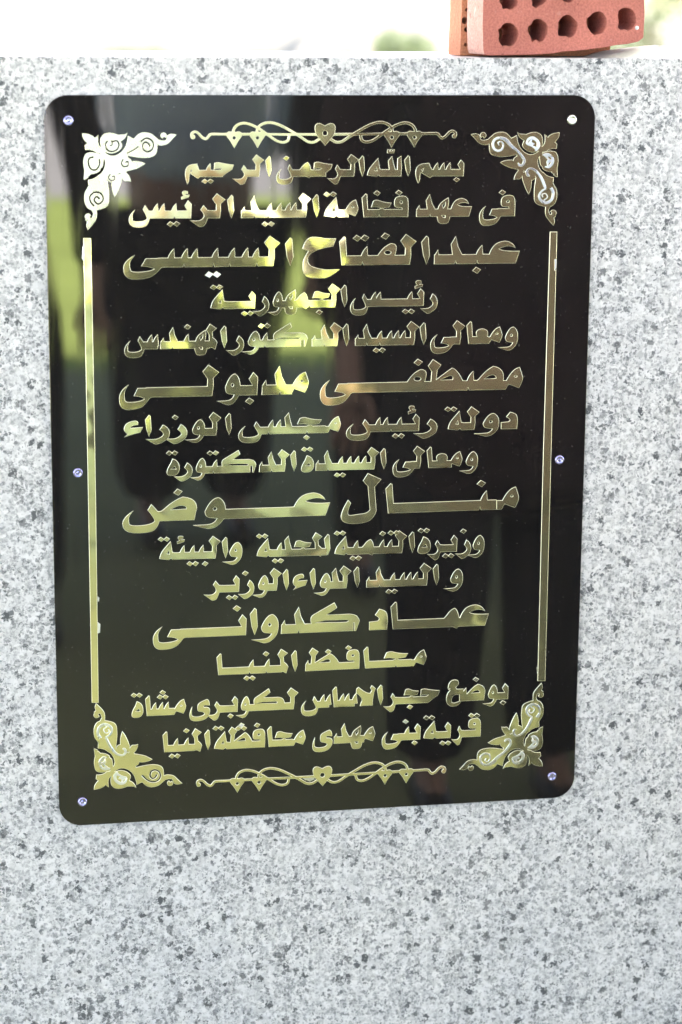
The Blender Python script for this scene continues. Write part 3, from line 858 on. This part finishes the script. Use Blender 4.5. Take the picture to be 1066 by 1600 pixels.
# ------------------------------------------------------------------ side rules and loose film
def strip(pts, name, mats, parent, h=LT, b=.0004): return bm_obj(name, solid([pts], [], BF + .0001, h, b, pl), mats, parent)
ls = strip([(130.8, 372.5), (141.6, 372.5), (148.6, 735), (153.4, 1097), (144.0, 1097), (137.6, 735)], "border_strip", GM, plaque)
rs = strip([(859.6, 362.5), (869.6, 362.5), (860.6, 700), (851.0, 1063), (840.2, 1063), (849.2, 700)], "border_strip", GM, plaque)
strip([(129.5, 385), (131.5, 384), (132.6, 403), (131.6, 409), (128.5, 404)], "film_scrap", M['silver'], ls, BF - .0006, .0002)
strip([(130.5, 416), (132, 414), (133.5, 432), (132, 434)], "film_scrap", M['silver'], ls, BF - .0006, .0002)
strip([(153, 972), (156.6, 975), (156, 988), (153, 989)], "film_scrap", M['silver'], ls, BF - .0006, .0002)
strip([(152.6, 932), (155, 934), (154.5, 939), (153, 939)], "film_scrap", M['silver'], ls, BF - .0006, .0002)
strip([(866.6, 405), (868.8, 405), (868.6, 422), (866.4, 422)], "film_scrap", M['silver'], rs, LT - .0003, .0002)
strip([(838, 1043), (841, 1041), (841.5, 1052), (839.6, 1052)], "film_scrap", M['silver'], rs, BF - .0006, .0002)

# ------------------------------------------------------------------ screws
def dome(r, h, n=24):
    bm = bmesh.new()
    prev = None
    for rr, yy in ((1, 0), (.99, .35), (.92, .75), (.80, .98), (.66, 1.0), (.52, .80), (.40, .62), (.30, .66), (.15, .78)):
        ring = [bm.verts.new((r*rr*math.cos(2*math.pi*k/n), -h*yy, r*rr*math.sin(2*math.pi*k/n))) for k in range(n)]
        if prev:
            for k in range(n): bm.faces.new((prev[k], prev[(k+1) % n], ring[(k+1) % n], ring[k]))
        prev = ring
    bm.faces.new(prev)
    return bm
for i, (x, y) in enumerate([(107, 188.2), (893.2, 187), (121.8, 738.4), (873.8, 718), (128.8, 1252.3), (862.2, 1212.4)]):
    p = pl(x, y)
    s = bm_obj("screw", dome(.0056, .0026), M['steel'] if i == 1 else M['screw'], plaque, (p[0], BF, p[1]), smooth=True)
    s.rotation_euler = (R(random.uniform(-6, 6)), 0, R(random.uniform(-6, 6)))

# ------------------------------------------------------------------ bricks on the wall
def irregular(cx, cy, r, seed, chip=0.0, n=18):
    rr = random.Random(seed); out = []
    for i in range(n):
        a = 2*math.pi*i/n
        q = r*(1 + rr.uniform(-.05, .05))
        if chip and math.cos(a - R(200)) > .3: q *= 1 + rr.uniform(-.20, .14)
        out.append((cx + q*.96*math.cos(a), cy + q*1.06*math.sin(a)))
    return out
def brick_bm(outline, holes, depth):
    """block with its perforations, front at y=0, back at y=depth; coordinates in metres (x,z)"""
    vs, es = [], []
    loops = [outline] + holes
    for p in loops:
        k = len(vs); vs += [Vector((v[0]*1000, v[1]*1000)) for v in p]
        es += [(k+i, k+(i+1) % len(p)) for i in range(len(p))]
    ov, oe, of, *_ = delaunay_2d_cdt(vs, es, [], 0, 1e-3)
    bm = bmesh.new()
    fr = [bm.verts.new((v.x/1000, 0, v.y/1000)) for v in ov]
    bk = [bm.verts.new((v.x/1000, depth, v.y/1000)) for v in ov]
    cnt = {}
    for f in of:
        cx = sum(ov[i].x for i in f)/3/1000; cy = sum(ov[i].y for i in f)/3/1000
        if not inside(cx, cy, [outline]) or any(inside(cx, cy, [h]) for h in holes): continue
        if area([(ov[i].x, ov[i].y) for i in f]) < 0: f = f[::-1]
        bm.faces.new([fr[i] for i in f]); bm.faces.new([bk[i] for i in f[::-1]])
        for i in range(3): cnt[(f[i], f[(i+1) % 3])] = 1
    for a, b_ in cnt:
        if (b_, a) not in cnt:
            bm.faces.new((fr[b_], fr[a], bk[a], bk[b_]))
    return bm
BY = 0.012
def bp(x, y): p = at_y(x, y, BY); return (p.x, p.z)
zb = WALLTOP + .0005
o0 = bp(762, 86)
outl = [bp(*p) for p in [(757, 85.0), (765, 86.5), (800, 86.2), (840, 85.2), (866, 83.6), (884, 80.5), (905, 79.5), (925, 77.2), (950, 74.0), (968, 70.5), (985, 69), (1003, 65), (1011, 59), (1013, 20), (1012, -40), (1009, -96), (1000, -104), (900, -92), (764, -82), (755, -74), (755, 0), (754, 40), (755, 78)]]
outl = [(x, max(z, zb)) for x, z in outl]
hl = []
for r_, dy in enumerate((0, -56.5, -112)):
    for c_ in range(5):
        hx, hy = 795 + 47.2*c_ + (.5 if r_ else 0), 54 - 6.0*c_ + dy
        p = bp(hx, hy)
        if p[1] > outl[15][1] - .012 and r_ == 2: pass
        hl.append(irregular(p[0], p[1], .0118, 31*r_ + c_, 1.0))
bk = brick_bm(outl, hl, 0.058)
front = bm_obj("perforated_brick", bk, M['brick'])
# turn the block a little so that its left end shows, pivoting at its lower front corner
piv = Vector((o0[0], BY, zb))
front.data.transform(Matrix.Translation((-piv.x, 0, -piv.z)))
front.location = piv
front.rotation_euler = (0, 0, R(3.5))
bv = front.modifiers.new("bevel", 'BEVEL'); bv.width = .0022; bv.segments = 3; bv.limit_method = 'ANGLE'; bv.angle_limit = R(60)
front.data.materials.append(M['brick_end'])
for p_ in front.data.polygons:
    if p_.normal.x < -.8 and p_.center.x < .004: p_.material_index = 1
tag(front, "red clay brick full of round holes, standing on edge on top of the granite wall", "brick")
# second brick behind, only its pitted edge shows to the left
BY2 = .080
def bq(x, y): p = at_y(x, y, BY2); return (p.x, p.z)
x0, x1 = bq(706, 40)[0] + .010, bq(955, 40)[0]
ol2 = [(x0, zb), (x1, zb), (x1, zb+.118), (x0+.001, zb+.118), (x0, zb+.09), (x0+.0012, zb+.05)]
h2 = [irregular(x0 + .0062 + .0012*math.sin(i*2.3), zb + .012 + .0135*i + .003*math.sin(i*1.7), .0019 + .0009*(i % 3), i+90, n=8) for i in range(8)]
h2 += [irregular(x0 + .045 + .033*i, zb + .03 + .04*j, .011, 50+i+5*j) for i in range(0) for j in range(2)]
b2 = bm_obj("pitted_brick", brick_bm(ol2, h2, .058), M['brick2'])
piv2 = Vector((x0, BY2, zb)); b2.data.transform(Matrix.Translation((-piv2.x, 0, -piv2.z))); b2.location = piv2
bv = b2.modifiers.new("bevel", 'BEVEL'); bv.width = .0015; bv.segments = 2; bv.limit_method = 'ANGLE'; bv.angle_limit = R(60)
tag(b2, "orange brick with a row of small pits, mostly hidden behind the red perforated brick", "brick")
# mortar bed that tilts the brick
def lump(cx, cy, rx, ry, h, seed, n=40, rings=12):
    rr = random.Random(seed); ph = [rr.uniform(0, 6.28) for _ in range(4)]
    bm = bmesh.new(); prev = None
    for i in range(rings):
        t = i/(rings-1)
        ring = []
        for k in range(n):
            a = 2*math.pi*k/n
            q = (1-t)*(1 + .10*math.sin(2*a+ph[0]) + .07*math.sin(5*a+ph[1]))
            ring.append(bm.verts.new((cx + rx*q*math.cos(a), cy + ry*q*math.sin(a), h*(1-(1-t)**2.2)*(1 + .10*math.sin(4*a+ph[2]+t*5)) + rr.uniform(-.03, .03)*h)))
        if prev:
            for k in range(n): bm.faces.new((prev[k], prev[(k+1) % n], ring[(k+1) % n], ring[k]))
        prev = ring
    return bm
lp = bm_obj("mortar_lump", lump(0, 0, .082, .043, .0125, 4), M['mortar'], loc=(.692, .056, WALLTOP-.0004), smooth=True)
tag(lp, "pale dried mortar on the wall top under the right end of the brick", "mortar")
st = bmesh.new(); bmesh.ops.create_icosphere(st, subdivisions=2, radius=.0022)
for v in st.verts: v.co *= 1 + .15*math.sin(v.co.x*3000)*math.cos(v.co.z*2500)
pb = at_y(997, 43.5, BY - .004)
pebble = bm_obj("paint_fleck", st, M['white'], front, None, smooth=True)
pebble.location = front.matrix_basis.inverted() @ Vector((pb.x, pb.y+.004, pb.z))

# ------------------------------------------------------------------ ground
def sheet(name, x0, x1, y0, y1, z, mt, n=1):
    bm = bmesh.new()
    vs = [bm.verts.new(p) for p in ((x0, y0, z), (x1, y0, z), (x1, y1, z), (x0, y1, z))]
    bm.faces.new(vs)
    return bm_obj(name, bm, mt)
tag(sheet("ground", -400, 400, -400, 400, GROUND, M['sand']), kind='structure')
tag(sheet("lawn", -2.5, 4.5, -16, -7.2, GROUND + .004, M['turf']), kind='structure')
tag(sheet("path", -14, 16, -7.2, -.02, GROUND + .004, M['path']), kind='structure')

# ------------------------------------------------------------------ unseen canopy, added to shade the wall
cn = empty("shade_canopy", (0, 0, GROUND))
tag(cn, "unseen canvas canopy on grey poles, added to shade the plaque wall and the people", "canopy")
ZC = 1.62 - GROUND
CX0, CX1, CY0, CY1 = -5.5, 7.0, -5.3, 2.2
bm = bmesh.new()
nx, ny = 14, 10
g = [[None]*(ny+1) for _ in range(nx+1)]
for i in range(nx+1):
    for j in range(ny+1):
        u_, v_ = i/nx, j/ny
        sag = .25*math.sin(math.pi*u_)*math.sin(math.pi*v_)
        g[i][j] = bm.verts.new((CX0+(CX1-CX0)*u_, CY0+(CY1-CY0)*v_, ZC + .15 + sag))
for i in range(nx):
    for j in range(ny): bm.faces.new((g[i][j], g[i+1][j], g[i+1][j+1], g[i][j+1]))
rf = bm_obj("roof_cloth", bm, M['canvas'], cn, smooth=True)
sd = rf.modifiers.new("thick", 'SOLIDIFY'); sd.thickness = .01
for x in (CX0+.1, CX1-.1):
    for y in (CY0+.1, CY1-.1):
        bm = bmesh.new()
        bmesh.ops.create_cone(bm, cap_ends=True, segments=16, radius1=.04, radius2=.035, depth=ZC+.14, matrix=Matrix.Translation((x, y, (ZC+.14)/2)))
        bm_obj("pole", bm, M['pole'], cn, smooth=False)

# ------------------------------------------------------------------ people standing round the photographer (seen mirrored in the plaque)
def skin_mesh(name, chains, mt, parent, level=1):
    """chains: list of [(x,y,z,r),...]; equal points are shared; first point is the root"""
    vs, idx, es = [], {}, []
    for ch in chains:
        last = None
        for p in ch:
            k = tuple(round(v, 4) for v in p[:3])
            if k not in idx: idx[k] = len(vs); vs.append(p)
            if last is not None: es.append((last, idx[k]))
            last = idx[k]
    me = bpy.data.meshes.new(name)
    b_ = bmesh.new(); lay = b_.verts.layers.skin.verify()
    bv_ = [b_.verts.new(v[:3]) for v in vs]
    for i, v in enumerate(vs):
        r = v[3]; bv_[i][lay].radius = r if isinstance(r, tuple) else (r, r)
        bv_[i][lay].use_root = (i == 0)
    for a, c_ in es: b_.edges.new((bv_[a], bv_[c_]))
    b_.to_mesh(me); b_.free()
    o = link(name, me, mt, parent)
    sk = o.modifiers.new("skin", 'SKIN'); sk.use_smooth_shade = True
    sb = o.modifiers.new("sub", 'SUBSURF'); sb.levels = level; sb.render_levels = level
    return o

def person(x, y, rot, h, top, bottom, label, sleeve='long', arm_out=0.0, bulk=1.0, coat=False, folded=False, robe=False):
    P = empty("person", (x, y, GROUND)); P.rotation_euler = (0, 0, rot)
    tag(P, label, "person", "people standing in front of the plaque")
    k = h/1.75
    def s(*c): return (c[0]*k, c[1]*k, c[2]*k, c[3]*k if not isinstance(c[3], tuple) else (c[3][0]*k, c[3][1]*k))
    hip, chest, neck, head = (0, 0, .98), (0, 0, 1.32), (0, .01, 1.50), (0, -.01, 1.62)
    B = [[s(*hip, .13*bulk), s(0, 0, 1.14, .125*bulk), s(*chest, .14*bulk), s(0, 0, 1.43, .085), s(*neck, .055), s(0, -.005, 1.555, .07), s(*head, .092), s(0, -.005, 1.70, .068)]]
    T = [[s(*hip, .155*bulk), s(0, 0, 1.14, .150*bulk), s(*chest, .165*bulk), s(0, .005, 1.43, .105), s(0, .01, 1.475, .07)]]
    Tr = [[s(0, 0, 1.02, .15*bulk), s(*hip, .15*bulk)]]
    for sd_ in (-1, 1):
        ax = sd_*(.20*bulk); out = arm_out if sd_ > 0 else 0.02
        sh = (ax, 0, 1.42); el = (ax + sd_*(.05+out*.6), .02, 1.14); wr = (ax + sd_*(.04+out), -.06, .90)
        if folded: el, wr = (ax - sd_*.02, .10, 1.13), (sd_*.07, .22, 1.0)
        elif arm_out and sd_ > 0: wr = (wr[0], -.10, 1.03)
        B.append([s(0, 0, 1.43, .085), s(*sh, .055), s(*el, .042), s(*wr, .028), s(wr[0], wr[1]-.02, wr[2]-.06, (.040, .020))])
        palm = (wr[0], wr[1]-.02, wr[2]-.06); dz = wr[2]-.90
        for f in range(4):
            fx = palm[0] + (f-1.5)*.019; L_ = (.070, .080, .075, .06)[f]
            B.append([s(*palm, (.040, .020)), s(fx, palm[1]-.008, .80+dz, .0095), s(fx, palm[1]-.018, .80-L_*.5+dz, .0085), s(fx+.001, palm[1]-.012+.01, .80-L_+dz, .007)])
        B.append([s(*palm, (.040, .020)), s(palm[0]-sd_*.035, palm[1]-.02, .825+dz, .010), s(palm[0]-sd_*.042, palm[1]-.03, .785+dz, .0085)])
        if sleeve == 'long': T.append([s(0, .005, 1.43, .105), s(*sh, .075), s(*el, .058), s(wr[0], wr[1], wr[2]+.02, .042)])
        else: T.append([s(0, .005, 1.43, .105), s(*sh, .075), s((sh[0]+el[0])/2, .01, 1.25, .064)])
        kn = (sd_*.11, -.02, .52); an = (sd_*.12, .02, .10)
        B.append([s(*hip, .13*bulk), s(sd_*.09, 0, .90, .095), s(*kn, .060), s(*an, .040), s(sd_*.13, -.12, .03, (.035, .022))])
        Tr.append([s(*hip, .15*bulk), s(sd_*.10*bulk, 0, .88, .118*bulk), s(*kn, .088*bulk), s(an[0], an[1], .09, .072*bulk)])
        sh_ = skin_mesh("shoe", [[s(sd_*.12, .05, .045, .042), s(sd_*.125, -.06, .040, .045), s(sd_*.135, -.17, .032, .034)]], M['shoe'], P)
    if robe: Tr.insert(0, [s(0, 0, 1.02, .15*bulk), s(0, 0, .80, .155*bulk), s(0, 0, .45, .16*bulk), s(0, 0, .18, .17*bulk)])
    body = skin_mesh("body", B, M['skin'], P)
    skin_mesh("trousers", Tr, M[bottom], P)
    if coat: T[0] = [s(0, 0, .58, .20*bulk)] + [s(0, 0, .78, .19*bulk)] + T[0]
    skin_mesh("coat" if coat else "shirt", T, M[top], P)
    # hair cap, nose, ears, eyes
    bm = bmesh.new(); bmesh.ops.create_uvsphere(bm, u_segments=16, v_segments=10, radius=.104*k)
    for v in list(bm.verts):
        v.co.z = v.co.z*1.05 + 1.665*k; v.co.y = v.co.y*1.08 + .018*k
    bmesh.ops.delete(bm, geom=[v for v in bm.verts if v.co.z < 1.60*k or (v.co.y < -.045*k and v.co.z < 1.70*k)], context='VERTS')
    hr = bm_obj("hair", bm, M['hair'], P, smooth=True)
    bm = bmesh.new(); bmesh.ops.create_cone(bm, cap_ends=True, segments=8, radius1=.016*k, radius2=.006*k, depth=.045*k, matrix=Matrix.Translation((0, -.105*k, 1.615*k)) @ Matrix.Rotation(R(-12), 4, 'X'))
    bm_obj("nose", bm, M['skin'], P, smooth=True)
    for sx in (-1, 1):
        bm = bmesh.new(); bmesh.ops.create_uvsphere(bm, u_segments=10, v_segments=6, radius=.011*k, matrix=Matrix.Translation((sx*.033*k, -.088*k, 1.64*k)))
        bm_obj("eye", bm, M['hair'], P, smooth=True)
        bm = bmesh.new(); bmesh.ops.create_uvsphere(bm, u_segments=10, v_segments=8, radius=.028*k, matrix=Matrix.Translation((sx*.095*k, .0, 1.62*k)) @ Matrix.Diagonal((.35, .6, 1.1, 1)))
        bm_obj("ear", bm, M['skin'], P, smooth=True)
    bm = bmesh.new(); bmesh.ops.create_uvsphere(bm, u_segments=10, v_segments=6, radius=.024*k, matrix=Matrix.Translation((0, -.092*k, 1.575*k)) @ Matrix.Diagonal((1, .35, .25, 1)))
    bm_obj("mouth", bm, M['maroon'], P, smooth=True)
    return P

PI = math.pi
person(0.62, -4.0, PI, 1.80, 'blue', 'dark', "man in a pale blue shirt, hands behind his back, charcoal robe from the waist", folded=True, bulk=1.52, robe=True)
person(0.00, -3.0, PI, 1.74, 'dark', 'dark', "man in dark long sleeves at the left end of the group", arm_out=.08)
person(1.125, -3.4, PI, 1.78, 'dark', 'dark', "man in a charcoal coat behind the two nearest people", coat=True, bulk=1.1)
person(0.925, -1.65, PI, 1.76, 'maroon', 'dark', "man in a maroon black coat close to the plaque, left of his neighbour", coat=True, bulk=1.3)
person(1.65, -3.1, PI, 1.78, 'maroon', 'dark', "man in maroon shirt far right, half hidden by his neighbour", bulk=1.25)
person(1.43, -1.75, PI, 1.74, 'dark', 'dark', "man in charcoal shirt and robe at the right end of the group", bulk=1.15, robe=True)

# ------------------------------------------------------------------ far things beyond the wall
def shrub(x, y, r, h, seed, label):
    rr = random.Random(seed)
    P = empty("shrub", (x, y, GROUND)); tag(P, label, "shrub", "dusty shrubs beyond the wall")
    bm = bmesh.new()
    for i in range(5):
        a = rr.uniform(0, 6.28)
        bmesh.ops.create_cone(bm, cap_ends=True, segments=6, radius1=.03, radius2=.01, depth=h*.6, matrix=Matrix.Translation((.1*math.cos(a), .1*math.sin(a), h*.28)) @ Matrix.Rotation(.35*math.cos(a), 4, 'Y') @ Matrix.Rotation(.35*math.sin(a), 4, 'X'))
    bm_obj("stem", bm, M['bark'], P)
    bm = bmesh.new()
    cl = [(rr.gauss(0, r*.45), rr.gauss(0, r*.45), h*rr.uniform(.25, .95)) for _ in range(26)]
    for i in range(5200):
        c_ = rr.choice(cl); p = Vector((rr.gauss(c_[0], r*.17), rr.gauss(c_[1], r*.17), max(.05, rr.gauss(c_[2], h*.07))))
        d = Vector((rr.gauss(0, 1), rr.gauss(0, 1), rr.gauss(0, 1))).normalized(); e = d.orthogonal().normalized()
        L_ = rr.uniform(.05, .10)
        bm.faces.new([bm.verts.new(p), bm.verts.new(p + d*L_*.5 + e*L_*.25), bm.verts.new(p + d*L_), bm.verts.new(p + d*L_*.5 - e*L_*.25)])
    f = bm_obj("foliage", bm, M['leaf'], P)
    f['kind'] = 'stuff'
    return P
p = at_y(1058, 20, 16); shrub(p.x, 16, 1.0, 2.6, 3, "dusty green shrub far beyond the right end of the wall")

p = at_y(612, 72, 22); shrub(p.x, 22, .35, 1.2, 5, "small yellow green bush far behind the middle of the wall")
def rock(x, y, r, h, seed, label):
    bm = bmesh.new(); rr = random.Random(seed)
    bmesh.ops.create_icosphere(bm, subdivisions=4, radius=1)
    ph = [rr.uniform(0, 6) for _ in range(6)]
    for v in bm.verts:
        n_ = 1 + .16*math.sin(3*v.co.x+ph[0]) + .12*math.sin(5*v.co.y+ph[1]+v.co.z*2) + .07*math.sin(9*v.co.z+ph[2]+4*v.co.x) + rr.uniform(-.03, .03)
        v.co = Vector((v.co.x*r*n_, v.co.y*r*n_, v.co.z*h*n_))
    o = bm_obj("boulder", bm, M['rock'], loc=(x, y, GROUND + h*.35))
    tag(o, label, "rock")
p = at_y(12, 60, 24); rock(p.x, 24, 1.0, .84, 1, "brown boulder far behind the left end of the wall")
p = at_y(522, 60, 24); rock(p.x, 24, .55, .80, 2, "brown boulder far behind the middle of the wall")

# pale earth bank that closes the view beyond the wall
bm = bmesh.new(); rows = []
rr = random.Random(12)
for k, (yy, zz) in enumerate(((34, -.3), (34.6, .5), (35.3, 1.15), (36.2, 1.45), (39, 1.6), (60, 1.7))):
    rows.append([bm.verts.new((x_, yy + rr.uniform(-.4, .4), GROUND + zz + (.25*math.sin(x_*.21+1) + .12*math.sin(x_*.9) + rr.uniform(-.06, .06))*(k > 1))) for x_ in [(-50 + 1.2*i) for i in range(110)]])
for a, b_ in zip(rows, rows[1:]):
    for i in range(len(a)-1): bm.faces.new((a[i], a[i+1], b_[i+1], b_[i]))
tag(bm_obj("embankment", bm, M['bank'], smooth=True), kind='structure')
for k, (px, yy, r_, h_) in enumerate(((250, 30, .5, .9), (650, 31, .6, 1.1), (420, 33, .5, .8), (985, 22, .9, 1.9))):
    q_ = at_y(px, 60, yy)
    shrub(q_.x, yy, r_, h_, 40+k, ["low faded bush on the pale bank, above the left part of the plaque", "faded bush on the pale bank just left of the bricks", "small faded bush on the pale bank, above the middle of the plaque", "taller dusty shrub partly hidden behind the right end of the red brick"][k])
